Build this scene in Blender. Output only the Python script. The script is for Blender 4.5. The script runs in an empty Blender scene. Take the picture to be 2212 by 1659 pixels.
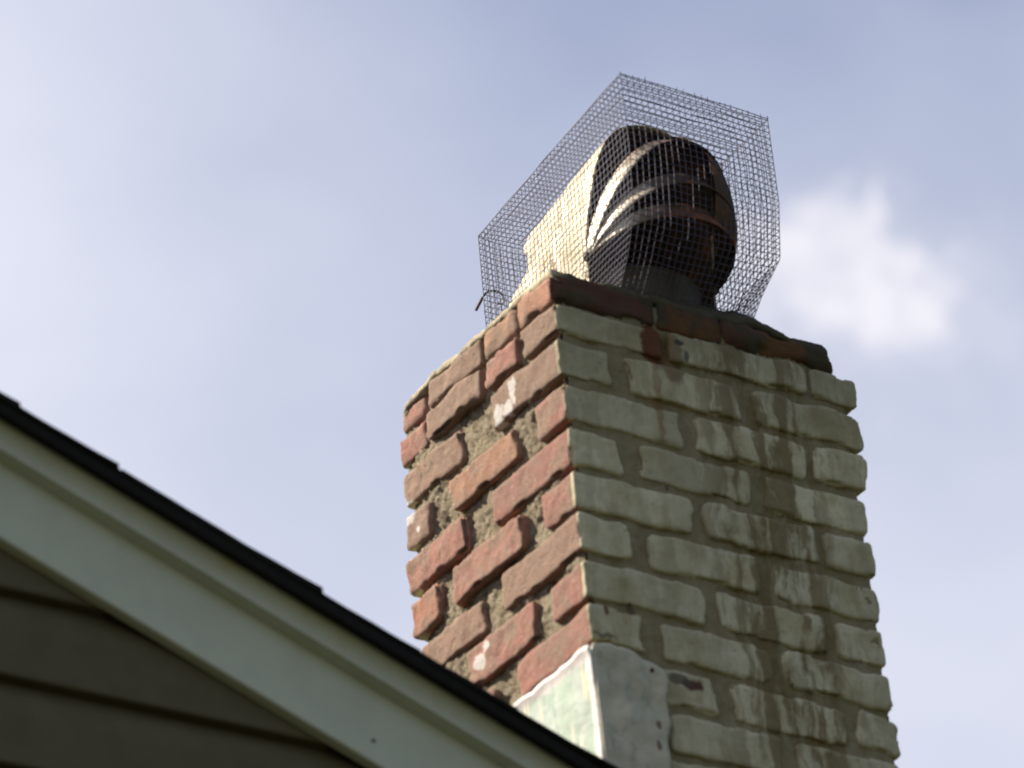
import bpy, bmesh, math, random
import numpy as np
from mathutils import Vector, Matrix, noise
random.seed(7)
scene = bpy.context.scene
COL = scene.collection
U = 0.068           # one brick course in metres
Z0 = 5.701          # height of the reference bed joint above the grass

def W(x, y, z):     # course units -> metres
    return (x * U, y * U, z * U + Z0)

# ------------------------------------------------------------------ camera
R_ = Matrix(((0.83328818, -0.54473452, -0.0943139),
             (0.21382496, 0.47489353, -0.8536715),
             (0.50981339, 0.6911877, 0.512201)))
cd = bpy.data.cameras.new("camera")
cam = bpy.data.objects.new("camera", cd)
COL.objects.link(cam)
right, down, fwd = R_[0], R_[1], R_[2]
rot = Matrix((right, -down, -fwd)).transposed()
cam.matrix_world = Matrix.Translation(W(-59.7499, -79.3316, -60.3085)) @ rot.to_4x4()
cd.sensor_width = 36
cd.lens = 12800 / 2212 * 36
cd.clip_start = 0.1
cd.clip_end = 5000
cd.dof.use_dof = True
cd.dof.focus_distance = 8.8
cd.dof.aperture_fstop = 5.8
scene.camera = cam

# ------------------------------------------------------------------ light
SUN = Vector((-0.470, 0.560, 0.682)).normalized()      # towards the sun
sd = bpy.data.lights.new("sun", 'SUN')
sd.energy = 5.0
sd.angle = math.radians(0.6)
sd.color = (1.0, 0.9, 0.76)
sun = bpy.data.objects.new("sun", sd)
COL.objects.link(sun)
sun.rotation_euler = SUN.to_track_quat('Z', 'Y').to_euler()

scene.view_settings.view_transform = 'Standard'
scene.view_settings.look = 'None'
scene.view_settings.exposure = 0.98
scene.view_settings.gamma = 1.0
scene.view_settings.use_curve_mapping = False


class NT:
    """small node-tree writer"""
    def __init__(s, tree):
        s.t = tree
        s.n = tree.nodes
        s.l = tree.links

    def put(s, sock, v):
        if v is None:
            return
        if isinstance(v, bpy.types.NodeSocket):
            s.l.new(v, sock)
        else:
            if sock.type == 'RGBA' and len(v) == 3:
                v = (*v, 1)
            sock.default_value = v

    def math(s, op, a, b=None, c=None, clamp=False):
        n = s.n.new('ShaderNodeMath'); n.operation = op; n.use_clamp = clamp
        for i, v in enumerate((a, b, c)):
            s.put(n.inputs[i], v)
        return n.outputs[0]

    def vmath(s, op, a, b=None, out=0):
        n = s.n.new('ShaderNodeVectorMath'); n.operation = op
        s.put(n.inputs[0], a)
        if b is not None:
            s.put(n.inputs[1], b)
        return n.outputs[out]

    def scalev(s, a, v):
        return s.vmath('MULTIPLY', a, v)

    def sep(s, a):
        n = s.n.new('ShaderNodeSeparateXYZ'); s.put(n.inputs[0], a)
        return n.outputs

    def noise(s, vec, scale, detail=4, rough=0.55, out='Fac', dist=0.0):
        n = s.n.new('ShaderNodeTexNoise')
        s.put(n.inputs['Vector'], vec)
        n.inputs['Scale'].default_value = scale
        n.inputs['Detail'].default_value = detail
        n.inputs['Roughness'].default_value = rough
        n.inputs['Distortion'].default_value = dist
        return n.outputs[out]

    def sstep(s, v, lo, hi):
        n = s.n.new('ShaderNodeMapRange'); n.interpolation_type = 'SMOOTHSTEP'
        s.put(n.inputs[0], v)
        s.put(n.inputs[1], lo); s.put(n.inputs[2], hi)
        n.inputs[3].default_value = 0; n.inputs[4].default_value = 1
        return n.outputs[0]

    def mix(s, f, a, b, mode='MIX'):
        n = s.n.new('ShaderNodeMix'); n.data_type = 'RGBA'; n.blend_type = mode
        s.put(n.inputs[0], f); s.put(n.inputs[6], a); s.put(n.inputs[7], b)
        return n.outputs[2]

    def pos(s):
        return s.n.new('ShaderNodeNewGeometry').outputs['Position']


world = bpy.data.worlds.new("World")
scene.world = world
world.use_nodes = True
w = NT(world.node_tree)
bg = w.n['Background']
sky = w.n.new('ShaderNodeTexSky')
sky.sky_type = 'NISHITA'
sky.sun_disc = False
sky.sun_elevation = math.asin(SUN.z)
sky.sun_rotation = math.atan2(SUN.x, SUN.y)
sky.air_density = 1.0
sky.dust_density = 1.5
sky.ozone_density = 1.5
tc = w.n.new('ShaderNodeTexCoord').outputs['Generated']
# thin veil of high cloud, whiter towards the sun
sunward = w.vmath('DOT_PRODUCT', tc, tuple(SUN), out=1)
n1 = w.noise(w.scalev(tc, (1, 1, 2.0)), 9.0, 4, 0.5)
n2 = w.noise(w.scalev(tc, (1, 1, 1.6)), 30.0, 5, 0.5, dist=0.2)
veil = w.math('ADD', w.math('MULTIPLY', w.math('SUBTRACT', n1, 0.5), 0.5),
              w.math('MULTIPLY', w.math('SUBTRACT', n2, 0.5), 0.22))
near_sun = w.sstep(sunward, 0.495, 0.615)
fwd_sc = w.sstep(sunward, -0.30, 0.40)       # haze glows on the sun's half of the sky
low = w.math('SUBTRACT', 1.0, w.sstep(w.sep(tc)[2], 0.435, 0.60))
veil = w.math('ADD', veil, w.math('ADD', w.math('MULTIPLY', near_sun, 0.74), w.math('MULTIPLY', w.math('MULTIPLY', low, fwd_sc), 0.72)))
veil = w.math('ADD', veil, 0.03, clamp=True)
# one loose puff of cumulus
c0 = Vector((0.553, 0.649, 0.5224)).normalized()
e1 = Vector((0.5664 - 0.5405, 0.6402 - 0.6565, 0.519 - 0.5258)).normalized()
e2 = c0.cross(e1).normalized()
if e2.z < 0:
    e2 = -e2
dn = w.vmath('SUBTRACT', w.noise(tc, 75.0, 6, 0.58, out='Color'), (0.5, 0.5, 0.5))
td = w.vmath('ADD', tc, w.scalev(dn, (0.036, 0.036, 0.036)))
rel = w.vmath('SUBTRACT', td, tuple(c0))


def blob(cx, cy, a, b, soft):
    x = w.math('SUBTRACT', w.vmath('DOT_PRODUCT', rel, tuple(e1), out=1), cx)
    y = w.math('SUBTRACT', w.vmath('DOT_PRODUCT', rel, tuple(e2), out=1), cy)
    x = w.math('DIVIDE', x, a); y = w.math('DIVIDE', y, b)
    r = w.math('SQRT', w.math('ADD', w.math('MULTIPLY', x, x), w.math('MULTIPLY', y, y)))
    return w.math('SUBTRACT', 1.0, w.sstep(r, 1.0 - soft, 1.0 + soft))


k = 1 / 12800
puff = blob(-165 * k, -10 * k, 190 * k, 120 * k, 0.7)
for a in ((-10, 25, 110, 90, .75), (100, 15, 80, 75, .85), (20, -75, 120, 60, .9), (150, -45, 60, 40, .9), (30, 110, 35, 60, .9)):
    puff = w.math('MAXIMUM', puff, blob(a[0] * k, a[1] * k, a[2] * k, a[3] * k, a[4]))
puff = w.math('MAXIMUM', puff, w.math('MULTIPLY', blob(20 * k, -50 * k, 260 * k, 170 * k, 0.95), 0.42))
pn = w.noise(w.scalev(tc, (1, 1, 1.5)), 70.0, 8, 0.65, dist=0.6)
puff = w.math('MULTIPLY', puff, w.math('ADD', 0.02, w.math('MULTIPLY', pn, 1.65)), clamp=True)
SKYK = 1.0
base = w.mix(w.math('ADD', 0.08, w.math('MULTIPLY', fwd_sc, 0.47)), sky.outputs[0], (4.75, 5.35, 7.6))
colr = w.mix(veil, base, (8.6, 8.75, 9.9))
colr = w.mix(w.math('MULTIPLY', puff, 0.9), colr, (9.6, 9.4, 10.0))
w.put(bg.inputs[0], colr)
bg.inputs[1].default_value = 0.051


# ------------------------------------------------------------------ materials
def new_mat(name, rough=0.9, metal=0.0):
    m = bpy.data.materials.new(name)
    m.use_nodes = True
    t = NT(m.node_tree)
    b = t.n['Principled BSDF']
    b.inputs['Roughness'].default_value = rough
    b.inputs['Metallic'].default_value = metal
    b.inputs['Specular IOR Level'].default_value = 0.25
    return m, t, b


def bump(t, b, h, strength=0.5, dist=0.002):
    n = t.n.new('ShaderNodeBump')
    n.inputs['Strength'].default_value = strength
    n.inputs['Distance'].default_value = dist
    t.put(n.inputs['Height'], h)
    t.put(b.inputs['Normal'], n.outputs[0])


def upos(t):
    """position in course units measured from the reference corner"""
    p = t.vmath('SUBTRACT', t.pos(), (0, 0, Z0))
    return t.scalev(p, (1 / U, 1 / U, 1 / U))


def spot(t, p, c, r, jag=0.25, ns=5.0):
    """1 inside a ragged ellipse; c, r in course units (x, y, z); r = 0 ignores that axis"""
    dn = t.vmath('SUBTRACT', t.noise(p, ns, 4, 0.6, out='Color'), (0.5, 0.5, 0.5))
    q = t.vmath('ADD', t.vmath('SUBTRACT', p, c), t.scalev(dn, (jag, jag, jag)))
    q = t.scalev(q, tuple(0 if v == 0 else 1 / v for v in r))
    l = t.vmath('LENGTH', q, out=1)
    return t.math('SUBTRACT', 1.0, t.sstep(l, 0.8, 1.15))


def mat_brick():
    m, t, b = new_mat("bare_brick", 0.92)
    p = upos(t)
    oi = t.n.new('ShaderNodeObjectInfo')
    col = oi.outputs['Color']
    n1 = t.noise(p, 1.6, 5, 0.6)
    n2 = t.noise(p, 9.0, 6, 0.65)
    n3 = t.noise(t.scalev(p, (1, 1, 1.6)), 2.8, 6, 0.7)
    c = t.mix(t.sstep(n1, 0.38, 0.66), col, (0.27, 0.185, 0.135))
    c = t.mix(t.math('MULTIPLY', t.sstep(n2, 0.48, 0.75), 0.35), c, (0.46, 0.38, 0.28))
    c = t.mix(t.math('MULTIPLY', t.sstep(n2, 0.47, 0.25), 0.35), c, (0.16, 0.08, 0.055))
    # lime and paint smears on some bricks
    sm = t.sstep(n3, 0.68, 0.76)
    c = t.mix(t.math('MULTIPLY', sm, 0.6), c, (0.52, 0.45, 0.37))
    for cc, rr in (((0, 1.65, -.46), (0, .10, .30)), ((0, 1.9, -.72), (0, .16, .16)), ((0, 1.3, -1.0), (0, .12, .10)),
                   ((0, 2.2, -.78), (0, .14, .34)), ((0, 3.72, -5.5), (0, .22, .17)), ((0, 3.45, -5.3), (0, .12, .13)),
                   ((0, 5.4, -1.64), (0, .10, .08)), ((0, 5.7, -1.1), (0, .22, .3)), ((0, 4.4, -6.2), (0, .4, .10))):
        c = t.mix(t.math('MULTIPLY', spot(t, p, cc, rr, 0.42, 4.5), 0.85), c, (0.66, 0.62, 0.58))
    t.put(b.inputs['Base Color'], c)
    h = t.math('ADD', t.noise(p, 14.0, 8, 0.75), t.math('MULTIPLY', n3, 0.8))
    bump(t, b, h, 0.9, 0.004)
    return m


def paint_nodes(t, p, basecol):
    # dirty runs washed down the face
    pv = t.scalev(p, (1.0, 1.0, 0.12))
    pv = t.vmath('ADD', pv, t.scalev(t.vmath('SUBTRACT', t.noise(p, 1.2, 3, 0.5, out='Color'), (.5, .5, .5)), (0.5, 0.5, 0)))
    runs = t.sstep(t.noise(pv, 2.1, 5, 0.62), 0.44, 0.56)
    runs2 = t.sstep(t.noise(pv, 5.5, 4, 0.6), 0.53, 0.64)
    sx = t.sep(p)[0]
    zone = t.math('MULTIPLY', t.sstep(sx, 2.6, 4.2), t.math('SUBTRACT', 1.0, t.sstep(sx, 5.4, 6.6)))
    zone = t.math('ADD', 0.28, t.math('MULTIPLY', zone, 0.72))
    cl = t.noise(p, 0.8, 5, 0.6)
    rnd = t.n.new('ShaderNodeObjectInfo').outputs['Random']
    basecol = t.mix(rnd, tuple(v * .86 for v in basecol), tuple(v * 1.08 for v in basecol))
    c = t.mix(t.sstep(cl, 0.42, 0.66), basecol, t.mix(1.0, basecol, (0.78, 0.76, 0.66), 'MULTIPLY'))
    c = t.mix(t.math('MULTIPLY', t.math('MULTIPLY', runs, zone), 0.85), c, (0.15, 0.108, 0.042))
    c = t.mix(t.math('MULTIPLY', t.math('MULTIPLY', runs2, zone), 0.38), c, (0.15, 0.11, 0.05))
    # grime towards the top of the stack
    top = t.sstep(t.math('ADD', t.sep(p)[2], t.math('MULTIPLY', t.noise(p, 1.0, 4, 0.6), 2.6)), 0.0, 2.6)
    c = t.mix(t.math('MULTIPLY', top, 0.6), c, (0.17, 0.145, 0.08))
    sp = t.sstep(t.noise(p, 9.0, 4, 0.6), 0.665, 0.69)
    c = t.mix(t.math('MULTIPLY', sp, 0.7), c, (0.09, 0.08, 0.06))
    return c


def mat_paint(name, basecol):
    m, t, b = new_mat(name, 0.75)
    p = upos(t)
    c = paint_nodes(t, p, basecol)
    for cc, rr, colr_, k_ in (((2.35, 0, .30), (.30, 0, .55), (0.10, 0.026, 0.008), .95),
                              ((2.75, 0, .05), (.30, 0, .6), (0.12, 0.065, 0.02), .7),
                              ((2.3, 0, -1.0), (.10, 0, .9), (0.20, 0.10, 0.03), .55),
                              ((2.26, 0, -7.40), (.26, 0, .13), (0.07, 0.022, 0.015), .95), ((2.0, 0, -7.34), (.30, 0, .12), (0.08, 0.07, 0.05), .8),
                              ((.42, 0, -6.15), (.07, 0, .10), (0.10, 0.03, 0.02), .9),
                              ((.10, 0, -6.0), (.12, 0, .05), (0.10, 0.03, 0.02), .8),
                              ((1.0, 0, -6.02), (.10, 0, .12), (0.08, 0.07, 0.04), .8),
                              ((.3, 0, -6.75), (.30, 0, .035), (0.10, 0.09, 0.06), .8),
                              ((2.97, 0, .50), (.14, 0, .07), (0.04, 0.04, 0.03), .9),
                              ((3.12, 0, .20), (.07, 0, .12), (0.05, 0.05, 0.035), .8),
                              ((2.26, 0, -3.0), (.05, 0, .07), (0.08, 0.07, 0.05), .8)):
        c = t.mix(t.math('MULTIPLY', spot(t, p, cc, rr, 0.30, 4.0), k_), c, colr_)
    t.put(b.inputs['Base Color'], c)
    h = t.math('ADD', t.noise(p, 5.0, 6, 0.6), t.math('MULTIPLY', t.noise(p, 1.5, 3, 0.5), 1.4))
    bump(t, b, h, 0.55, 0.004)
    return m


def mat_simple(name, c1, c2, scale, rough=0.9, metal=0.0, bumps=0.5, bd=0.003, lo=0.4, hi=0.62, stretch=(1, 1, 1), c3=None, s3=0.6):
    m, t, b = new_mat(name, rough, metal)
    p = upos(t)
    ps = t.scalev(p, stretch)
    n = t.noise(ps, scale, 6, 0.62)
    c = t.mix(t.sstep(n, lo, hi), c1, c2)
    if c3:
        c = t.mix(t.sstep(t.noise(ps, scale * 0.45, 5, 0.6), s3, s3 + 0.08), c, c3)
    t.put(b.inputs['Base Color'], c)
    bump(t, b, t.noise(p, scale * 3, 6, 0.65), bumps, bd)
    return m


M_BRICK = mat_brick()
M_PAINT = mat_paint("weathered_white_paint", (0.53, 0.49, 0.33))
M_PMORT = mat_paint("painted_mortar", (0.26, 0.222, 0.130))
M_MORT = mat_simple("sandy_mortar", (0.31, 0.255, 0.17), (0.42, 0.355, 0.25), 5.0, 0.97, bumps=1.0, bd=0.012, c3=(0.19, 0.15, 0.095), s3=0.56)
M_TOP = mat_simple("sooty_mossy_brick", (0.085, 0.040, 0.028), (0.050, 0.045, 0.024), 1.3, 0.95, bumps=0.8, bd=0.005, c3=(0.11, 0.055, 0.020), s3=0.55)
M_CROWN = mat_simple("mossy_mortar_wash", (0.45, 0.38, 0.26), (0.33, 0.28, 0.19), 1.4, 0.97, bumps=0.9, bd=0.008)
_t = NT(M_CROWN.node_tree); _b = _t.n['Principled BSDF']
_old = _b.inputs['Base Color'].links[0].from_socket
_p = upos(_t)
_s = _t.sep(_p)
_f = _t.math('ADD', _s[1], _t.math('SUBTRACT', _t.math('MULTIPLY', _t.noise(_p, 1.2, 5, .6), 1.2), 1.35))
_m = _t.math('MULTIPLY', _t.math('SUBTRACT', 1.0, _t.sstep(_f, 0.0, 1.2)), _t.sstep(_s[0], 0.12, 0.5))
_t.put(_b.inputs['Base Color'], _t.mix(_t.math('MULTIPLY', _m, .95), _old, _t.mix(_t.noise(_p, 3, 3, .5), (0.045, 0.042, 0.024), (0.085, 0.078, 0.045))))
M_WIRE = mat_simple("galvanised_wire", (0.085, 0.085, 0.120), (0.085, 0.065, 0.062), 2.0, 0.6, 0.2, bumps=0.0, lo=0.55, hi=0.7)
M_TIE = mat_simple("dark_tie_wire", (0.05, 0.045, 0.04), (0.12, 0.06, 0.03), 3.0, 0.6, 0.3, bumps=0.0)
M_NAIL = mat_simple("rusty_nail", (0.05, 0.02, 0.01), (0.16, 0.06, 0.02), 8.0, 0.8, 0.2)


def mat_cowl():
    m, t, b = new_mat("weathered_galvanised_cowl", 0.48, 0.22)
    p = upos(t)
    n = t.noise(p, 1.5, 6, 0.6)
    c = t.mix(t.sstep(n, 0.40, 0.65), (0.60, 0.51, 0.36), (0.50, 0.41, 0.27))
    c = t.mix(t.math('MULTIPLY', t.sstep(t.noise(p, 3.0, 5, 0.65), 0.56, 0.68), 0.5), c, (0.30, 0.17, 0.08))
    t.put(b.inputs['Base Color'], c)
    bump(t, b, t.noise(p, 1.3, 4, 0.5), 0.35, 0.01)
    return m


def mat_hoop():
    # louvres' right-hand shade painted into the colour, with rust; bare zinc at left hinge
    m, t, b = new_mat("rusty_shaded_louvre_metal", 0.5, 0.35)
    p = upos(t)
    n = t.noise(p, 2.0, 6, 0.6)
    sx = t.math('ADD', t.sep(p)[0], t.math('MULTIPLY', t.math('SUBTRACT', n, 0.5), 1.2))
    right_shade = t.sstep(sx, 1.75, 2.6)
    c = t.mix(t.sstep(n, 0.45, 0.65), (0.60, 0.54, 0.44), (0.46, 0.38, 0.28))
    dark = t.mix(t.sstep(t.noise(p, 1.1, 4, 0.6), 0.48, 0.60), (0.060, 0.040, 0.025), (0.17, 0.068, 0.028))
    c = t.mix(right_shade, c, dark)
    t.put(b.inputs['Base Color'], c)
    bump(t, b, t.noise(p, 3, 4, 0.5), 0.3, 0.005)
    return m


M_COWL = mat_cowl()
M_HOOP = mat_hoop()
M_SOOT = mat_simple("rusty_sooted_inside", (0.070, 0.045, 0.028), (0.22, 0.080, 0.030), 1.2, 0.85, 0.0, bumps=0.4, lo=0.46, hi=0.64)
M_COLLAR = mat_simple("dull_zinc_collar", (0.115, 0.098, 0.070), (0.08, 0.055, 0.035), 1.5, 0.6, 0.3, stretch=(1, 1, .3))


def mat_patina():
    m, t, b = new_mat("verdigris_copper", 0.6, 0.0)
    p = upos(t)
    pv = t.scalev(p, (1, 1, 0.14))
    n = t.noise(pv, 2.6, 4, 0.55)
    n2 = t.noise(pv, 4.0, 3, 0.5)
    c = t.mix(t.sstep(n, 0.40, 0.60), (0.29, 0.37, 0.29), (0.37, 0.42, 0.37))
    c = t.mix(t.math('MULTIPLY', t.sstep(n2, 0.53, 0.60), 0.9), c, (0.66, 0.56, 0.41))
    c = t.mix(t.math('MULTIPLY', t.sstep(n2, 0.40, 0.33), 0.8), c, (0.24, 0.33, 0.26))
    zz = t.math('ADD', t.sep(p)[2], t.math('MULTIPLY', t.math('SUBTRACT', t.noise(p, 3, 4, .6), 0.5), 0.5))
    c = t.mix(t.sstep(zz, -7.36, -7.20), c, (0.52, 0.48, 0.46))
    yy = t.math('ADD', t.sep(p)[1], t.math('MULTIPLY', t.math('SUBTRACT', t.noise(p, 2, 4, .6), 0.5), 0.12))
    c = t.mix(t.math('SUBTRACT', 1.0, t.sstep(yy, 0.06, 0.20)), c, (0.66, 0.63, 0.59))
    t.put(b.inputs['Base Color'], c)
    bump(t, b, t.noise(p, 3, 4, 0.5), 0.4, 0.005)
    return m


def mat_flash_paint():
    m, t, b = new_mat("painted_flashing", 0.6)
    p = upos(t)
    n = t.noise(p, 0.9, 4, 0.5)
    c = t.mix(t.sstep(n, 0.42, 0.60), (0.50, 0.465, 0.34), (0.44, 0.42, 0.31))
    c = t.mix(t.math('MULTIPLY', t.sstep(t.noise(p, 2.4, 5, 0.6), 0.57, 0.66), 0.5), c, (0.27, 0.29, 0.23))
    pv = t.scalev(p, (1, 1, 0.2))
    c = t.mix(t.math('MULTIPLY', t.sstep(t.noise(pv, 3.0, 4, 0.5), 0.60, 0.70), 0.5), c, (0.16, 0.13, 0.07))
    for cc, rr in (((1.26, 0, -8.52), (.07, 0, .10)), ((1.17, 0, -8.99), (.06, 0, .13))):
        c = t.mix(t.math('MULTIPLY', spot(t, p, cc, rr, 0.10, 6.0), .8), c, (0.12, 0.045, 0.015))
    t.put(b.inputs['Base Color'], c)
    bump(t, b, t.noise(p, 1.4, 5, 0.55), 0.6, 0.012)
    return m


M_PATINA = mat_patina()
M_FPAINT = mat_flash_paint()
M_TRIM = mat_simple("off_white_trim_paint", (0.53, 0.545, 0.42), (0.50, 0.515, 0.40), 0.9, 0.55, bumps=0.15, bd=0.002, c3=(0.49, 0.48, 0.32), s3=0.60)
M_SIDING = mat_simple("taupe_siding", (0.105, 0.090, 0.046), (0.094, 0.080, 0.041), 1.0, 0.7, bumps=0.15, bd=0.002)
M_SHINGLE = mat_simple("black_asphalt_shingle", (0.009, 0.008, 0.006), (0.014, 0.012, 0.010), 14.0, 0.97, bumps=0.8, bd=0.003)
M_WALL = mat_simple("sheathing", (0.10, 0.09, 0.07), (0.08, 0.07, 0.06), 1.0)
M_GRASS = mat_simple("lawn", (0.042, 0.045, 0.020), (0.055, 0.055, 0.028), 0.05, 1.0, bumps=0.3)


# ------------------------------------------------------------------ builders
def link(name, verts, faces, mat, parent=None, smooth=True, units=True, mats=None, fm=None, origin=None):
    me = bpy.data.meshes.new(name)
    vs = [W(*v) for v in verts] if units else [tuple(v) for v in verts]
    o3 = Vector((0, 0, 0))
    if origin is None:
        a = np.array(vs)
        o3 = Vector(((a.min(0) + a.max(0)) / 2).tolist())
    else:
        o3 = Vector(origin)
    vs = [(v[0] - o3.x, v[1] - o3.y, v[2] - o3.z) for v in vs]
    me.from_pydata(vs, [], faces)
    me.validate()
    for mm in (mats or [mat]):
        me.materials.append(mm)
    if fm:
        me.polygons.foreach_set('material_index', fm)
    if smooth:
        me.polygons.foreach_set('use_smooth', [True] * len(me.polygons))
    me.update()
    bm = bmesh.new(); bm.from_mesh(me)
    bmesh.ops.recalc_face_normals(bm, faces=bm.faces)
    bm.to_mesh(me); bm.free()
    o = bpy.data.objects.new(name, me)
    COL.objects.link(o)
    if parent is not None:
        o.parent = parent
        o.location = o3 - parent_world(parent)
    else:
        o.location = o3
    return o


def parent_world(p):
    v = Vector(p.location)
    q = p.parent
    while q is not None:
        v += q.location
        q = q.parent
    return v


def thing(name, label, cat, at, group=None):
    o = bpy.data.objects.new(name, None)
    o.empty_display_size = 0.1
    COL.objects.link(o)
    o.location = at
    o['label'] = label; o['category'] = cat
    if group:
        o['group'] = group
    return o


def rbox(x0, x1, y0, y1, z0, z1, r=0.09, amp=0.03, seg=0.11, seed=0, chips=0.5, nf=1.1, plane_ax=1, rp=.14, wob=.085, anchor=False):
    """eroded brick: rounded box grid with noise; course units -> verts, faces"""
    L = (x1 - x0, y1 - y0, z1 - z0)
    n = [max(3, int(round(l / seg))) for l in L]
    idx = {}
    verts = []
    faces = []
    sv = Vector((seed * 3.71, seed * 1.37, seed * 2.11))

    def vid(i, j, k):
        key = (i, j, k)
        if key in idx:
            return idx[key]
        p = Vector((x0 + L[0] * i / n[0], y0 + L[1] * j / n[1], z0 + L[2] * k / n[2]))
        p0 = p.copy()
        q = Vector((min(max(p.x, x0 + r), x1 - r), min(max(p.y, y0 + r), y1 - r), min(max(p.z, z0 + r), z1 - r)))
        d = p - q
        nrm = d.normalized() if d.length > 1e-6 else Vector((0, 0, 1))
        if d.length > 1e-6:
            p = q + nrm * r
        a = noise.noise(p * nf + sv) * amp + noise.noise(p * 3.2 + sv) * amp * 0.6 + noise.noise(p * 8.0 + sv) * amp * 0.35 + noise.noise(p * 17.0 + sv) * .010
        ch = noise.noise(p * 1.9 + sv * 2)
        edge = sum(1 for c in (abs(d.x), abs(d.y), abs(d.z)) if c > r * 0.35)
        if edge >= 2 and ch > 0.12:
            a -= min(0.11, (ch - 0.12) * chips * 0.45)
        p = p + nrm * a
        # outline of the face: rounded corners, wavering edges
        la, lo_ = (0, x0), (0, x0)
        for ax_, (a0, a1) in ((0, (x0, x1)), (1, (y0, y1))):
            dep_axis = plane_ax
            if ax_ == dep_axis:
                continue
            qa = min(max(p[ax_], a0 + rp), a1 - rp); qz = min(max(p.z, z0 + rp), z1 - rp)
            da, dz = p[ax_] - qa, p.z - qz
            if abs(da) > 1e-6 and abs(dz) > 1e-6:
                sc_ = max(abs(da), abs(dz)) / math.hypot(da, dz)
                sc_ = 1 - (1 - sc_) * (0.5 + 0.9 * abs(noise.noise(sv * 1.7 + Vector((math.copysign(1, da), 0, math.copysign(1, dz))) * 5)))
                p[ax_] = qa + da * sc_; p.z = qz + dz * sc_
            ea = (2 * (p[ax_] - a0) / (a1 - a0) - 1); ez = (2 * (p.z - z0) / (z1 - z0) - 1)
            if not (anchor and p[ax_] < a0 + .3):
                p[ax_] += wob * noise.noise(Vector((p.z * 1.9, sv.x, ax_))) * abs(ea) ** 4 * 1.2
            p.z += wob * noise.noise(Vector((p[ax_] * 1.3, sv.y, ax_ + 3))) * abs(ez) ** 2 * .9
        idx[key] = len(verts)
        verts.append(p)
        return idx[key]
    nx, ny, nz = n
    for i in range(nx):
        for j in range(ny):
            faces.append((vid(i, j, 0), vid(i, j + 1, 0), vid(i + 1, j + 1, 0), vid(i + 1, j, 0)))
            faces.append((vid(i, j, nz), vid(i + 1, j, nz), vid(i + 1, j + 1, nz), vid(i, j + 1, nz)))
    for i in range(nx):
        for k_ in range(nz):
            faces.append((vid(i, 0, k_), vid(i + 1, 0, k_), vid(i + 1, 0, k_ + 1), vid(i, 0, k_ + 1)))
            faces.append((vid(i, ny, k_), vid(i, ny, k_ + 1), vid(i + 1, ny, k_ + 1), vid(i + 1, ny, k_)))
    for j in range(ny):
        for k_ in range(nz):
            faces.append((vid(0, j, k_), vid(0, j, k_ + 1), vid(0, j + 1, k_ + 1), vid(0, j + 1, k_)))
            faces.append((vid(nx, j, k_), vid(nx, j + 1, k_), vid(nx, j + 1, k_ + 1), vid(nx, j, k_ + 1)))
    return verts, faces


def paint_split(verts, faces, mode):
    """material index per face: 1 where the house paint reaches, 0 bare brick"""
    out = []
    for f in faces:
        ps = [Vector(verts[i]) for i in f]
        c = sum(ps, Vector()) / len(ps)
        nrm = (ps[1] - ps[0]).cross(ps[2] - ps[0])
        if nrm.length:
            nrm.normalize()
        ax = abs(nrm.x)
        if mode == 'all':
            k = 1
        elif mode == 'corner':
            k = 0 if ((c.x < 0.2 and ax > 0.5 and c.y > 0.085) or c.y > 0.30 or (abs(nrm.z) > .5 and c.y > c.x)) else 1
        elif mode == 'end':
            k = 1 if (c.y > 5.5 and ax < 0.8) else 0
        else:
            k = 0
        out.append(k)
    return out


# ------------------------------------------------------------------ ground
def flat(name, x0, x1, y0, y1, z, mat, nx=1):
    o = link(name, [(x0, y0, z), (x1, y0, z), (x1, y1, z), (x0, y1, z)], [(0, 1, 2, 3)], mat, units=False, smooth=False)
    return o


g = flat("ground", -1500, 1500, -1500, 1500, 0.0, M_GRASS)
g['kind'] = 'structure'

# ------------------------------------------------------------------ house with the raking eave
house = thing("house", "house gable with pale rake board, taupe lap siding and black shingle roof edge, lower left", "house", (-2.5, 3.0, 0.0))
SL = 0.392                       # roof pitch


def line_z(zc, x):               # zc = height on x = -12
    return zc - SL * (x + 12)


def prism(name, prof, xa, xb, mat, parent, jag=None, nseg=1, smooth=False):
    """extrude a (y, zc) profile along the rake from xa to xb"""
    verts = []; faces = []
    n = len(prof)
    for s in range(nseg + 1):
        x = xa + (xb - xa) * s / nseg
        for (y, zc) in prof:
            verts.append((x, y, line_z(zc, x)))
    for s in range(nseg):
        for i in range(n):
            j = (i + 1) % n
            faces.append((s * n + i, s * n + j, (s + 1) * n + j, (s + 1) * n + i))
    faces.append(tuple(range(n))); faces.append(tuple(nseg * n + i for i in reversed(range(n))))
    return link(name, verts, faces, mat, parent, smooth=smooth)


XL, XR = -46.0, 22.0
# heights on x=-12 at plane y: z(-4)+0.93*(y+4)
zt_ = -8.58 + .93 * (-1.95 + 4)
z_shb = -9.12 + .93 * (-1.53 + 4)
z_trb = -9.78 + .93 * (-1.53 + 4)
z_bb = -11.67 + .93 * (-1.20 + 4)
yw = -0.95                       # wall sheathing plane
# crown-moulded upper trim: cove profile with a thin lip
cov = []
for i in range(9):
    a = i / 8
    yy = -1.53 - 0.20 * (1 - a) ** 2.2
    cov.append((yy, z_shb - (z_shb - z_trb) * a))
prism("rake_trim", [(-0.95, z_shb)] + cov + [(-1.20, z_trb), (-0.95, z_trb)], XL, XR, M_TRIM, house)
prism("rake_board", [(-0.97, z_trb + .02), (-1.20, z_trb - .003), (-1.205, z_bb + .03), (-1.18, z_bb), (-0.97, z_bb)], XL, XR, M_TRIM, house)
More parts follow.
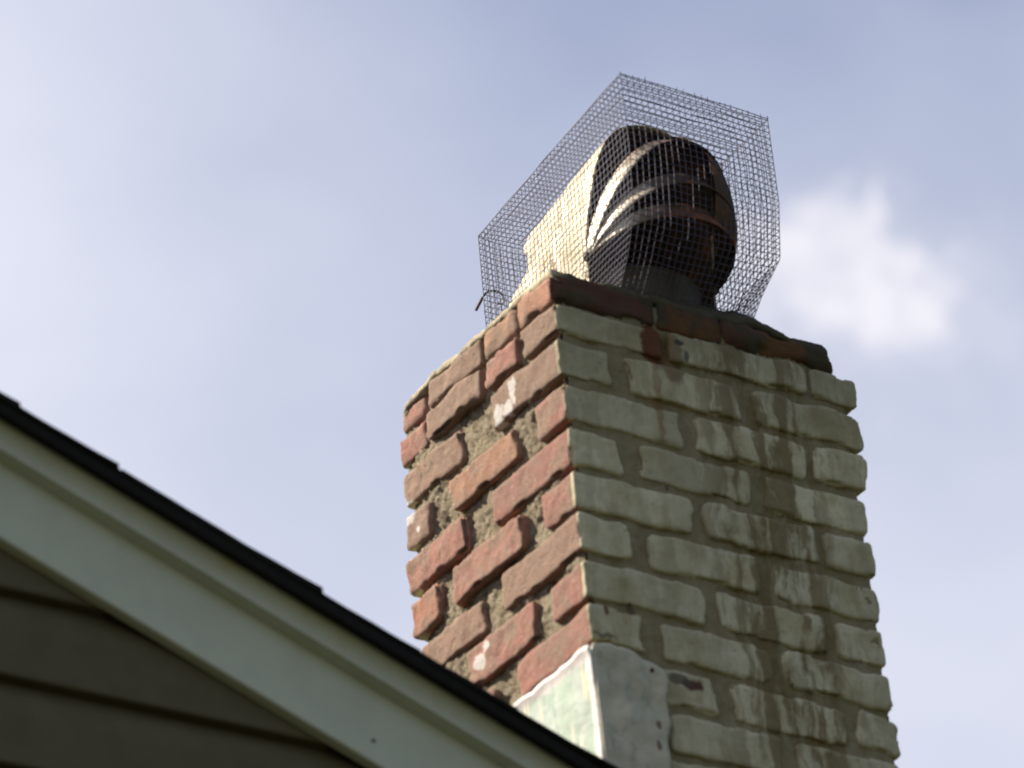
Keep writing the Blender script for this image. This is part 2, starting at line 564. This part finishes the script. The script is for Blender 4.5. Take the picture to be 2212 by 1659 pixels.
# roof deck under the shingles, running back beyond the chimney
deck_top = zt_ - 0.15
prism("roof_deck", [(-1.50, deck_top - .25), (-1.50, deck_top), (110, deck_top), (110, deck_top - .25)], XL, -0.35, M_WALL, house)
prism("roof_deck", [(-1.50, deck_top - .25), (-1.50, deck_top), (-.12, deck_top), (-.12, deck_top - .25)], -0.35, 7.6, M_WALL, house)
prism("roof_deck", [(5.95, deck_top - .25), (5.95, deck_top), (110, deck_top), (110, deck_top - .25)], -0.35, 7.6, M_WALL, house)
prism("roof_deck", [(-1.50, deck_top - .25), (-1.50, deck_top), (110, deck_top), (110, deck_top - .25)], 7.6, XR, M_WALL, house)
# far pitch of the roof
RX = XL
rz = line_z(deck_top, RX)
link("roof_slope", [(RX, -1.5, rz), (RX, 110, rz), (RX - 66, 110, rz - 66 * SL), (RX - 66, -1.5, rz - 66 * SL),
                    (RX, -1.5, rz + .4), (RX, 110, rz + .4), (RX - 66, 110, rz + .4 - 66 * SL), (RX - 66, -1.5, rz + .4 - 66 * SL)],
     [(0, 1, 2, 3), (4, 5, 6, 7), (0, 1, 5, 4), (1, 2, 6, 5), (2, 3, 7, 6), (3, 0, 4, 7)], M_SHINGLE, house, smooth=False)

# shingle courses: each overlaps the one below, so the roof edge steps down in the picture
expo = 2.03
x = XL
ci = 0
rs = random.Random(5)
while x < XR:
    # butt end (thick, low) at xb, thin head up the slope
    xb = x + expo
    ln = expo * 2.0
    xa = xb - ln
    segs = [(-1.93 + rs.uniform(-.05, .05), 14.0)] if xb < -0.5 or xa > 8 else [(-1.93 + rs.uniform(-.05, .05), -.15)]
    if xb < -0.5 or xa > 8:
        segs += [(14.02, 62.0), (62.02, 110.0)]
    else:
        segs += [(5.98, 62.0), (62.02, 110.0)]
    for (ya, yb) in segs:
        th = 0.075 + rs.uniform(-.01, .03)
        nS = 8
        V = []; F = []
        ph = rs.uniform(0, 9)
        for i in range(nS + 1):
            xx = xa + ln * i / nS
            t_ = i / nS
            lift = 0.02 + 0.06 * t_ + 0.02 * math.sin(t_ * 2.2 + ph) + (0.03 * t_ ** 6)
            zb = line_z(deck_top, xx) + lift
            jy = rs.uniform(-.02, .02)
            V += [(xx, ya + jy, zb), (xx, yb, zb), (xx, yb, zb + th), (xx, ya + jy, zb + th)]
        for i in range(nS):
            a = i * 4; b_ = a + 4
            for q in range(4):
                F.append((a + q, a + (q + 1) % 4, b_ + (q + 1) % 4, b_ + q))
        F.append((0, 1, 2, 3)); F.append((nS * 4 + 3, nS * 4 + 2, nS * 4 + 1, nS * 4))
        link("shingle", V, F, M_SHINGLE, house, smooth=False)
    x += expo * (1 + rs.uniform(-.04, .04))
    ci += 1
# a nail head showing on the rake board
_nx = -6.08
v_, f_ = rbox(_nx - .05, _nx + .05, -1.225, -1.19, line_z(z_bb, _nx) + .42, line_z(z_bb, _nx) + .50, .01, .002, .03, 2, rp=.004, wob=0)
link("nail", v_, f_, M_NAIL, house)
# metal drip strip just below the shingles, closes the edge
prism("drip_edge", [(-1.92, z_shb - .24), (-1.745, z_shb - .24), (-1.745, deck_top - .01), (-1.92, deck_top - .01)], XL, XR, M_SHINGLE, house)

# lap siding boards of the gable, cut along the rake
wz0 = -9.28                      # bottom lip of the highest joint seen at the left
exps = 1.752
zl = wz0 + exps * 12
while zl > -70:
    zt2 = zl + exps
    # profile from bottom lip up to the head tucked behind the board above (dutch lap: cove on the upper third)
    prof = [(-0.74, zl), (-1.05, zl), (-1.075, zl + .04), (-1.06, zl + exps * .40), (-1.045, zl + exps * .58), (-1.00, zl + exps * .70), (-0.92, zl + exps * .84),
            (-0.84, zl + exps * .94), (-0.80, zt2 - .004), (-0.74, zt2 - .004)]
    prof = [(y + .10, z) for (y, z) in prof]
    # board clipped where it meets the underside of the rake
    def xlim(z):
        return -12 - (z - (z_bb + .05)) / SL
    V = []; F = []
    x_left = RX - (xlim(zl) - RX) if xlim(zt2) > RX - 2 else None
    ok = xlim(zt2) > RX - 1
    if ok:
        for side in (0, 1):
            for (y, z) in prof:
                xr_ = min(xlim(z), 30.0)
                xl_ = 2 * RX - xr_
                V.append(((xl_ if side == 0 else xr_), y, z))
        n = len(prof)
        for i in range(n):
            j = (i + 1) % n
            F.append((i, j, n + j, n + i))
        F.append(tuple(range(n))); F.append(tuple(n + i for i in reversed(range(n))))
        sb = link("siding_board", V, F, M_SIDING, house, smooth=False)
    zl -= exps
# sheathed body of the house behind the siding
zb_ = -Z0 / U
xe = 30.0
ze = line_z(deck_top - .3, xe)
V = []
for yq in (-0.62, 108):
    V += [(xe, yq, zb_), (xe, yq, ze - 4), (18, yq, line_z(deck_top - .45, 18)), (7.65, yq, line_z(deck_top - .45, 7.65)), (RX, yq, line_z(deck_top - .45, RX)), (2 * RX - xe, yq, ze - 4), (2 * RX - xe, yq, zb_)]
n = 7
F = [tuple(range(n)), tuple(n + i for i in reversed(range(n)))] + [(i, (i + 1) % n, n + (i + 1) % n, n + i) for i in range(n)]
link("wall", V, F, M_WALL, house, smooth=False)

# ------------------------------------------------------------------ chimney
WR, WL = 7.18, 5.78
chim = thing("chimney", "square brick chimney, bare red on the sunlit side, dirty white paint on the shaded side", "chimney",
             W(WR / 2, WL / 2, -24))
bc = [0]
REDS = [(0.345, 0.165, 0.128), (0.32, 0.155, 0.122), (0.35, 0.178, 0.135), (0.295, 0.158, 0.128)]
TANS = [(0.28, 0.19, 0.14), (0.26, 0.175, 0.13)]
rb = random.Random(11)


def brick(x0, x1, y0, y1, z0, z1, col=None, amp=0.035, r=0.085, mats=None, chips=0.5, seg=0.11, tilt=0.0, mode='all', pax=1, anchor=False, rp=.14):
    bc[0] += 1
    v, f = rbox(x0, x1, y0, y1, z0, z1, r, amp, seg, bc[0], chips, plane_ax=pax, anchor=anchor, rp=rp)
    if tilt:
        cx, cz = (x0 + x1) / 2, (z0 + z1) / 2
        v = [Vector((p.x, p.y, p.z + tilt * ((p.x - x0) + (p.y - y0)))) for p in v]
    if mats is None:
        fm = paint_split(v, f, mode)
        o = link("brick", v, f, None, chim, mats=[M_BRICK, M_PAINT], fm=fm)
    else:
        o = link("brick", v, f, None, chim, mats=mats)
    c = col or rb.choice(REDS)
    o.color = (*c, 1)
    return o


R, T = REDS, TANS
BROWN = (0.29, 0.185, 0.135)
# rows: z bottom, z top, list of R-side spans (x0,x1), list of L-side spans (y0,y1); the first of each is the shared corner brick
rows = []
g_ = 0.14
rows.append((0.03, 0.70, [(0, 2.50), (2.68, 6.05), (6.22, 7.12)],
             [(0, 1.22), (1.38, 2.50), (2.66, 4.70), (4.86, 5.74)], [T[0], R[1], T[0], R[0]]))
for k_ in range(1, 15):
    z0, z1 = -k_ + 0.05, -k_ + 1 - g_
    if k_ % 2 == 1:
        big = {1: [(.64 if False else 2.72, 4.40)]}
        rspan = [(0, 1.18), (1.62, 4.28), (4.64, 7.16)]
        lspan = {1: [(0, 2.40), (3.66, 5.80)], 3: [(0, 2.80), (3.70, 5.80)], 5: [(0, 2.72), (3.46, 5.78)], 7: [(0, 2.56), (3.36, 5.78)]}.get(k_, [(0, 2.6), (3.4, 5.78)])
        lc = {1: [T[1], BROWN], 3: [R[1], R[0]], 5: [BROWN, BROWN], 7: [R[0], R[2]]}.get(k_, [R[0], R[1]])
    else:
        rspan = [(0, 2.72), (3.12, 5.76), (6.06, 7.16)]
        lspan = {2: [(0, 1.06), (1.74, 4.12), (4.92, 5.78)], 4: [(0, 1.12), (1.82, 4.28), (4.84, 5.80)], 6: [(0, 1.16), (1.76, 4.16), (4.70, 5.78)]}.get(k_, [(0, 1.1), (1.8, 4.1), (4.7, 5.78)])
        lc = {2: [R[2], (0.35, 0.19, 0.125), T[1]], 4: [R[1], R[2], (0.38, 0.18, 0.12)], 6: [R[1], R[0], R[2]]}.get(k_, [R[0]] * 3)
    if k_ == 8:
        rspan = [(0, 2.78), (3.20, 5.86), (6.18, 7.2)]
    jit = [rb.uniform(-.05, .05) for _ in range(8)]
    rspan = [(a + (0 if a == 0 else jit[i]), b - (0 if b > 7 else jit[i + 3])) for i, (a, b) in enumerate(rspan)]
    rows.append((z0, z1, rspan, lspan, lc))

DEP = 1.32
rightoff = [.26, .20, .16, .02, .05, .03, .02, -.03, .0, -.04, -.02, 0, 0, 0, 0]
for ri, (z0, z1, rs_, ls_, lc) in enumerate(rows):
    k_ = ri
    off = rb.uniform(-.03, .03)
    ly = rb.uniform(-.06, .05)
    # corner brick
    brick(off * .6, rs_[0][1], 0.0 + off * .5, ls_[0][1], z0, z1, lc[0], amp=0.032, r=.022, seg=.06, chips=.8, mode='corner', pax=9, anchor=True, rp=.05)
    for i, (a, b) in enumerate(rs_[1:-1]):
        brick(a, b, rb.uniform(-.035, .03), DEP, z0 + rb.uniform(-.03, .02), z1 + rb.uniform(-.03, .02), rb.choice(REDS), amp=0.03, r=0.028, chips=.9, seg=.065, tilt=rb.uniform(-.006, .006))
    a, b = rs_[-1]
    brick(a, b + rightoff[ri], 0.0 + rb.uniform(-.02, .02), 1.25 if (b - a) < 1.4 else DEP, z0, z1, rb.choice(REDS), amp=0.04, r=0.05, chips=.9, seg=.065)
    for i, (a, b) in enumerate(ls_[1:]):
        pr = rb.uniform(-.10, .05)
        last = (i == len(ls_) - 2)
        if k_ >= 8:
            pr = .10
        brick(pr, DEP, a, b + (rb.uniform(-.05, .1) if last else 0), z0 + rb.uniform(-.03, .03), z1 - rb.uniform(-.04, .08), lc[i + 1], amp=0.045, r=0.075 if last else 0.024, chips=1.0, seg=.06, tilt=rb.uniform(-.01, .01), mode='end' if last else 'bare', pax=0, rp=.10)
    # back and right faces, seldom seen
    bl = [(0.2 if k_ % 2 else 1.6, 2.6), (2.8, 5.0), (5.2, 7.1)]
    for (a, b) in bl[0:]:
        if a < 1.4 and True:
            a = 1.45
        brick(a, b, WL - 1.25, WL, z0, z1, rb.choice(REDS), seg=.3)
    for (a, b) in [(1.5, 2.9), (3.05, 4.4)]:
        brick(WR - 1.2, WR, a, b, z0, z1, rb.choice(REDS), seg=.3)

# top course: sooty, mossy front bricks; tan, lime-smeared left side
TZ0, TZ1 = 0.76, 1.43
dark = [M_TOP]
v_mats = [M_BRICK, M_TOP]


def topbrick(x0, x1, y0, y1, z0, z1, col, left=False, **kw):
    bc[0] += 1
    v, f = rbox(x0, x1, y0, y1, z0, z1, kw.get('r', .1), kw.get('amp', .05), .08, bc[0], kw.get('chips', .6), plane_ax=0 if left else 1, anchor=x0 < .02 and y0 < .02, rp=.02 if (x0 < .02 and y0 < .02) else .12)
    fm = paint_split(v, f, 'corner' if x0 < .02 and y0 < .02 else ('bare' if left else 'all'))
    o = link("brick", v, f, None, chim, mats=v_mats, fm=fm)
    o.color = (*col, 1)
    return o


topbrick(0.0, 2.50, 0.0, 1.3, TZ0, TZ1, (0.42, 0.22, 0.15))
topbrick(2.49, 4.12, 0.02, 1.3, TZ0 - .04, TZ1 - .02, T[0])
topbrick(4.08, 6.90, -.03, 1.35, TZ0 - .02, TZ1 + .03, R[1], r=.26, amp=.07)
topbrick(0.03, 1.3, 1.34, 2.55, TZ0 - .03, TZ1 - .03, (0.40, 0.23, 0.15), left=True)
topbrick(0.0, 1.3, 2.62, 4.6, TZ0 - .03, TZ1 - .05, T[0], left=True, amp=.07)
topbrick(0.05, 1.3, 4.7, 5.70, TZ0 - .06, TZ1 - .08, R[0], left=True, r=.2)
for (a, b) in ((1.4, 3.6), (3.7, 5.6), (5.7, 6.9)):
    topbrick(a, b, WL - 1.25, WL - .02, TZ0, TZ1 - .05, R[0])
topbrick(WR - 1.4, WR - .2, 1.4, 2.9, TZ0, TZ1 - .05, R[0])
topbrick(WR - 1.4, WR - .2, 3.0, 4.4, TZ0, TZ1 - .05, R[0])


# mortar core: left face sandy and rough, front face painted
def sheet(name, fn, nu, nv, mat, parent, smooth=True, thick=None):
    V = []; F = []
    for j in range(nv + 1):
        for i in range(nu + 1):
            V.append(fn(i / nu, j / nv))
    for j in range(nv):
        for i in range(nu):
            a = j * (nu + 1) + i
            F.append((a, a + 1, a + nu + 2, a + nu + 1))
    o = link(name, V, F, mat, parent, smooth=smooth)
    if thick:
        md = o.modifiers.new("solid", 'SOLIDIFY'); md.thickness = thick; md.offset = 0
    return o


ZB = -14.5


def mortar_depth(a, b, base, amp):
    p = Vector((a, b, 3.3))
    return base + amp * (noise.noise(p * 0.9) * .9 + noise.noise(p * 3.1) * .35 + noise.noise(p * 9.0) * .38 + noise.noise(p * 17.0) * .34)


def left_f(u, v):
    y = 0.10 + u * (WL - .22); z = ZB + v * (1.30 - ZB)
    return (0.125 + mortar_depth(y, z, 0, .12) + .10 * max(0, noise.noise(Vector((y * .8, z * 1.3, 7)))), y, z)


def front_f(u, v):
    z = ZB + v * (1.25 - ZB); xx = 0.17 + u * (WR - (.30 if z < .6 else .7))
    return (xx, 0.072 + mortar_depth(xx + 20, z, 0, .075), z)


sheet("mortar", left_f, 120, 330, M_MORT, chim)
sheet("mortar", front_f, 110, 240, M_PMORT, chim)
sheet("mortar", lambda u, v: (0.25 + u * (WR - .4), WL - .14 + mortar_depth(u * 7, v * 15, 0, .04), ZB + v * (1.25 - ZB)), 30, 60, M_PMORT, chim)
sheet("mortar", lambda u, v: (WR - .12 + mortar_depth(u * 6, v * 15, 0, .03), 0.2 + u * (WL - .35), ZB + v * (0.62 - ZB)), 24, 60, M_PMORT, chim)


# mortar wash (crown) over the stack
def crown_f(u, v):
    x_ = -0.02 + u * (WR - .30); y_ = -0.01 + v * (WL - .22)
    e = min(x_ + .02, y_ + .01, WR - .32 - x_, WL - .23 - y_)
    s = max(0.0, min(1.0, e / 0.75)); s = s * s * (3 - 2 * s)
    h = 1.38 + 0.34 * s + (0.12 * min(1, e / .12))
    h += 0.16 * math.exp(-((x_ - 5.0) / .40) ** 2 - ((y_ - .5) / .9) ** 2)
    h += 0.20 * math.exp(-((x_ - 3.6) / 1.6) ** 2) * s
    h -= 0.30 * max(0.0, min(1.0, (x_ - 5.6) / 1.2))
    h -= 0.28 * max(0.0, min(1.0, (y_ - 4.7) / 1.1)) ** 2
    p = Vector((x_, y_, 0))
    h += 0.07 * noise.noise(p * 1.3) + 0.055 * noise.noise(p * 4) + .035 * noise.noise(p * 11)
    rg = .05 * noise.noise(Vector((x_ * 3, y_ * 3, 8))) + .03 * noise.noise(Vector((x_ * 9, y_ * 9, 8)))
    if e < 0.04:
        h -= .06
        x_ += .06 + rg if x_ < 3 and y_ > .04 else 0
        y_ += .06 + rg if y_ < 3 else 0
    return (x_, y_, h)


cr = sheet("crown", crown_f, 120, 100, M_CROWN, chim)
md = cr.modifiers.new("solid", 'SOLIDIFY'); md.thickness = 0.02; md.offset = -1

# flashing: green copper on the left face, painted over where it wraps the front
fl = thing("flashing_tmp", "", "", (0, 0, 0))
bpy.data.objects.remove(fl)


def fl_left(u, v):
    y = -0.06 + u * 6.0
    top = -7.06 + 0.05 * noise.noise(Vector((y * 2.3, 0, 0))) + .025 * noise.noise(Vector((y * 9, 4, 0)))
    z = -13.6 + v * (top + 13.6)
    bul = 0.05 * noise.noise(Vector((y * .7, z * .5, 2))) + .02 * noise.noise(Vector((y * 2.5, z * 1.2, 5)))
    lip = -0.05 * max(0, (v - .97) / .03)
    return (-0.09 + bul + lip, y, z)


def fl_front(u, v):
    z0 = -13.6
    zz = z0 + v * (-7.06 - z0)
    edge = 1.52 + 0.11 * noise.noise(Vector((zz * 1.5, 3, 0))) + .10 * noise.noise(Vector((zz * .7, 8, 1))) + (.05 if zz > -7.6 else 0) - .12 * max(0, min(1, (-zz - 8.3) / .5))
    xx = -0.09 + u * (edge + .09)
    top = -7.03 + 0.05 * noise.noise(Vector((xx * 2.5, 5, 0))) - .28 * max(0, (xx - .9)) / .7
    z = z0 + v * (top - z0)
    bul = 0.10 * noise.noise(Vector((xx * .9, z * .7, 9))) + .07 * noise.noise(Vector((xx * 2.4, z * 1.8, 5))) + .03 * noise.noise(Vector((xx * 6, z * 5, 5)))
    return (xx, -0.085 + bul * min(1, u * 8), z)


f1 = sheet("flashing", fl_left, 60, 80, M_PATINA, chim, thick=0.0018)
f1['label'] = "pale green weathered copper flashing with white streaks on the sunlit brick side"
f2 = sheet("flashing", fl_front, 24, 80, M_FPAINT, chim, thick=0.0018)
f2['label'] = "jagged white painted flashing strip on the shaded side"
# hem on the corner
sheet("flashing_corner", lambda u, v: (-0.10 + .05 * (1 - math.cos(u * math.pi / 2)) + .012 * noise.noise(Vector((0, v * 9, 1))), -0.05 - .05 * math.sin(u * math.pi / 2) + (1 - u) * .13, -13.6 + v * 6.52),
      6, 60, M_PATINA, chim)
for (xx, z) in ((1.26, -7.32), (1.18, -8.97)):
    v, f = rbox(xx - .04, xx + .04, -.13, -.07, z - .04, z + .04, .03, .01, .03, 3)
    link("nail", v, f, M_NAIL, chim)


# ------------------------------------------------------------------ metal cowl
PC = Vector((3.28, 0.98, 2.80))     # middle of the hinge line
HW = 1.57
cowl = thing("chimney_cowl", "rusty galvanised hooded cowl with curved louvres inside the wire cage on the chimney", "chimney cowl", W(PC.x, 2.0, 1.75))


def arch_pt(phi, tilt, b, hw=HW, sq=2.4):
    """point of a hinged hoop: phi 0..pi from left hinge to right, tilt from vertical towards the viewer side (-y)"""
    c, s = math.cos(phi), math.sin(phi)
    xx = math.copysign(abs(c) ** (2 / sq), c)
    zz = abs(s) ** (2 / sq)
    return Vector((PC.x - xx * hw, PC.y - math.sin(tilt) * zz * b, PC.z + math.cos(tilt) * zz * b))


def back_edge(z):
    pts = [(1.3, 3.25), (2.6, 3.30), (3.15, 3.30), (3.45, 3.75), (3.75, 3.62), (4.05, 3.02), (4.35, 3.02), (4.7, 3.30), (5.2, 3.22), (6.5, 3.1)]
    for (a, ya), (b, yb) in zip(pts, pts[1:]):
        if z <= b:
            t = max(0, (z - a) / (b - a)); t = t * t * (3 - 2 * t)
            return ya + (yb - ya) * t
    return pts[-1][1]


def hood_f(u, v):
    # side walls rise from the mortar, then the arch
    lg = 0.14
    if u < lg or u > 1 - lg:
        t = (u / lg) if u < .5 else (1 - u) / lg
        side = -1 if u < .5 else 1
        p = Vector((PC.x + side * HW, PC.y, 1.45 + (PC.z - 1.45) * t))
    else:
        p = arch_pt(math.pi * (u - lg) / (1 - 2 * lg), math.radians(11), 3.22, HW, 2.5)
    y = p.y + (back_edge(p.z - .22) + .72 - p.y) * v
    bul = .10 * math.exp(-((p.z - 3.5) / .35) ** 2) * max(0, (v - .55) / .45) - .05 * math.exp(-((p.z - 4.15) / .25) ** 2) * max(0, (v - .5) / .5)
    xx = PC.x + (p.x - PC.x) * (1 - 0.04 * v) + (.13 * max(0, y - 1.0) if p.x < PC.x + .8 else .13 * max(0, y - 1.0) * max(0, 1 - (p.x - PC.x - .8)))
    zz = p.z - .10 * v * max(0, (p.z - PC.z) / 3)
    n_ = .03 * noise.noise(Vector((xx, y, zz)) * 1.1)
    dent = .03 * math.exp(-((v - .45) / .03) ** 2)
    return (xx + (n_ + dent + bul) * (-1 if xx < PC.x else 1), y, zz + n_)


hd = sheet("hood", hood_f, 96, 40, M_COWL, cowl, thick=0.0012)
hd.data.materials.append(M_SOOT)
# hood lining: a second, sooted sheet just inside
sheet("hood_lining", lambda u, v: tuple(Vector(hood_f(u, .012 + .976 * v)) * 1.0 + Vector(((PC.x - hood_f(u, v)[0]) * .02, 0, (PC.z - hood_f(u, v)[2]) * .015 - .01))), 64, 24, M_SOOT, cowl, thick=0.0008)


# closed back
def back_f(u, v):
    p = Vector(hood_f(u, .97))
    c = Vector((PC.x, 3.0, PC.z))
    return tuple(c + (p - c) * v * .985)


sheet("back_plate", back_f, 48, 8, M_SOOT, cowl, thick=0.001)
# louvre hoops
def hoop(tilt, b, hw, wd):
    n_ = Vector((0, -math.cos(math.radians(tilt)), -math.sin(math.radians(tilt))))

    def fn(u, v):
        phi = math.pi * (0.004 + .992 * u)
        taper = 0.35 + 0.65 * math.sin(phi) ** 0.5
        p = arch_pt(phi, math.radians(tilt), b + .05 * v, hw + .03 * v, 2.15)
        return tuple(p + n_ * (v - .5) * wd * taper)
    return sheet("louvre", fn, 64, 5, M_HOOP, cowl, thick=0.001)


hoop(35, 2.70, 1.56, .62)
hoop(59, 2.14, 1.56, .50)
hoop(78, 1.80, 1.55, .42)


def cheek_f(u, v):
    phi = math.pi * (0.56 + .44 * u)
    tl = 9 + 73 * v
    b = 3.20 - 1.35 * v
    b = 3.20 + (2.66 - 3.20) * min(1, v / .48) + (1.78 - 2.66) * max(0, (v - .48) / .52)
    return tuple(arch_pt(phi, math.radians(tl), b - .02, 1.60, 2.3))


sheet("side_cheek", cheek_f, 30, 30, M_SOOT, cowl, thick=0.001)


def collar_f(u, v):
    a = 2 * math.pi * u
    r = 1.42 + (.06 if v > .9 else 0) + .05 * (1 - v)
    return (PC.x + .02 + r * math.cos(a) * 1.05, 1.95 + r * math.sin(a), 1.55 + v * 1.05)


sheet("collar", collar_f, 64, 10, M_COLLAR, cowl, thick=0.0015)
# hinge pins
for sx in (-1, 1):
    v, f = rbox(PC.x + sx * 1.58 - .05, PC.x + sx * 1.58 + .05, PC.y - .1, PC.y + .1, PC.z - .14, PC.z + .06, .04, .01, .05, 9)
    link("hinge_pin", v, f, M_COLLAR, cowl)

# ------------------------------------------------------------------ wire cage
cage = thing("wire_cage", "boxy galvanised hardware cloth cage over the metal cowl on the chimney top", "wire cage", W(3.6, 2.2, 1.5))
WR_ = 0.0092       # wire radius, course units (0.9 mm wire)


def wires(name, lines, mat=None, rad=None, parent=cage, stuff=True):
    V = []; F = []
    rad = rad or WR_
    for ln in lines:
        pts = [Vector(p) for p in ln]
        base = len(V)
        m = len(pts)
        for i, p in enumerate(pts):
            d = (pts[min(i + 1, m - 1)] - pts[max(i - 1, 0)]).normalized()
            a = d.cross(Vector((.3, .5, .8))).normalized(); b = d.cross(a)
            for q in range(4):
                an = q * math.pi / 2
                V.append(p + (a * math.cos(an) + b * math.sin(an)) * rad)
        for i in range(m - 1):
            for q in range(4):
                s = base + i * 4
                F.append((s + q, s + (q + 1) % 4, s + 4 + (q + 1) % 4, s + 4 + q))
    o = link(name, V, F, mat or M_WIRE, parent, smooth=True)
    if stuff:
        o['kind'] = 'stuff'
    return o


# cage shape: four corner profiles (near left, near right, far right, far left) from base to top
TOPZ = 6.10
K = {
    'nl': [(1.78, 0.12, 1.55), (1.70, -.35, 2.0), (1.46, -1.02, 2.55), (1.38, -1.25, 4.0), (1.35, -1.28, 5.70)],
    'nr': [(5.20, 0.30, 1.80), (5.25, -.02, 2.20), (5.40, -.56, 2.80), (5.54, -.60, 4.2), (5.59, -.55, 6.25)],
    'fr': [(5.35, 4.95, 1.5), (5.45, 5.1, 2.2), (5.65, 5.4, 3.0), (5.85, 5.55, 4.2), (5.99, 5.62, 6.23)],
    'fl': [(1.95, 5.05, 1.3), (1.98, 5.08, 2.2), (2.02, 5.10, 3.0), (2.07, 5.14, 4.2), (2.12, 5.16, 5.80)],
}


def corner_at(key, v):
    pts = [Vector(p) for p in K[key]]
    ls = [(pts[i + 1] - pts[i]).length for i in range(len(pts) - 1)]
    tot = sum(ls); s = v * tot
    for i, l in enumerate(ls):
        if s <= l or i == len(ls) - 1:
            return pts[i].lerp(pts[i + 1], min(1, s / l))
        s -= l


def panel_pt(ka, kb, u, v):
    p = corner_at(ka, v).lerp(corner_at(kb, v), u)
    c = Vector((3.6, 2.4, p.z))
    out = (p - c); out.z = 0; out.normalize()
    wv = noise.noise(p * .55) * .06 + noise.noise(p * 2.0 + Vector((7, 7, 7))) * .022
    e = min(1, min(u, 1 - u) * 8)
    bulge = .03 * math.sin(math.pi * u) * (1 if ka != 'nl' else .4)
    return p + out * (wv + bulge) * e + Vector((0, 0, noise.noise(p * 1.1 + Vector((3, 1, 9))) * .03))


SP = 0.170
rw = random.Random(3)


def mesh_panel(ka, kb, nu, nv, whisk=True):
    L = []
    for i in range(nu + 1):
        u = i / nu
        top = 1.0 + 0.0
        pts = [panel_pt(ka, kb, u, j / 40 * top) for j in range(41)]
        if whisk:
            pts.append(pts[-1] + Vector((rw.uniform(-.02, .02), rw.uniform(-.02, .02), rw.uniform(.02, .10))))
            lo = rw.uniform(-.02, .08)
            pts.insert(0, pts[0] + Vector((rw.uniform(-.05, .05), rw.uniform(0, .06), -lo)))
        L.append(pts)
    for j in range(nv + 1):
        v = (j + .35) / (nv + .5)
        if v > 1:
            v = 1
        L.append([panel_pt(ka, kb, i / 30, v) for i in range(31)])
    return wires("mesh_panel", L)


mesh_panel('nl', 'nr', 24, 31)
mesh_panel('fl', 'nl', 42, 31, False)
mesh_panel('nr', 'fr', 41, 31)
mesh_panel('fr', 'fl', 24, 31, False)


def top_pt(u, v):
    a = corner_at('nl', 1).lerp(corner_at('nr', 1), u)
    b = corner_at('fl', 1).lerp(corner_at('fr', 1), u)
    p = a.lerp(b, v)
    return p + Vector((0, 0, .03 + .03 * noise.noise(p * .9) + .05 * math.sin(math.pi * u) * math.sin(math.pi * v)))


L = []
for i in range(25):
    L.append([top_pt(i / 24, j / 30) for j in range(31)])
for j in range(42):
    L.append([top_pt(i / 24, j / 41) for i in range(25)])
wires("mesh_panel", L)
# edge hems where the panels are laced together
for ka in ('nl', 'nr', 'fl', 'fr'):
    wires("corner_wire", [[corner_at(ka, j / 30) for j in range(13, 31)]], rad=.010, stuff=False)

# loose tie wire hooked through the left panel
tp = [(2.22, 5.62, 4.30), (2.28, 5.60, 4.42), (2.38, 5.56, 4.62), (2.52, 5.54, 4.78), (2.70, 5.54, 4.86), (2.86, 5.54, 4.82), (2.92, 5.56, 4.70), (2.88, 5.58, 4.60), (2.78, 5.6, 4.60)]


def cr_spline(P, n=6):
    P = [Vector(p) for p in P]; out = []
    for i in range(len(P) - 1):
        p0 = P[max(i - 1, 0)]; p1 = P[i]; p2 = P[i + 1]; p3 = P[min(i + 2, len(P) - 1)]
        for j in range(n):
            t = j / n
            out.append(0.5 * ((2 * p1) + (p2 - p0) * t + (2 * p0 - 5 * p1 + 4 * p2 - p3) * t * t + (3 * p1 - p0 - 3 * p2 + p3) * t ** 3))
    out.append(P[-1])
    return out


tp = [(a - .28, b - .35, c - .30) for (a, b, c) in tp]
wires("tie_wire", [cr_spline(tp)], mat=M_TIE, rad=.022, stuff=False)
wires("tie_wire", [cr_spline(tp[:3])], mat=M_TIE, rad=.034, stuff=False)
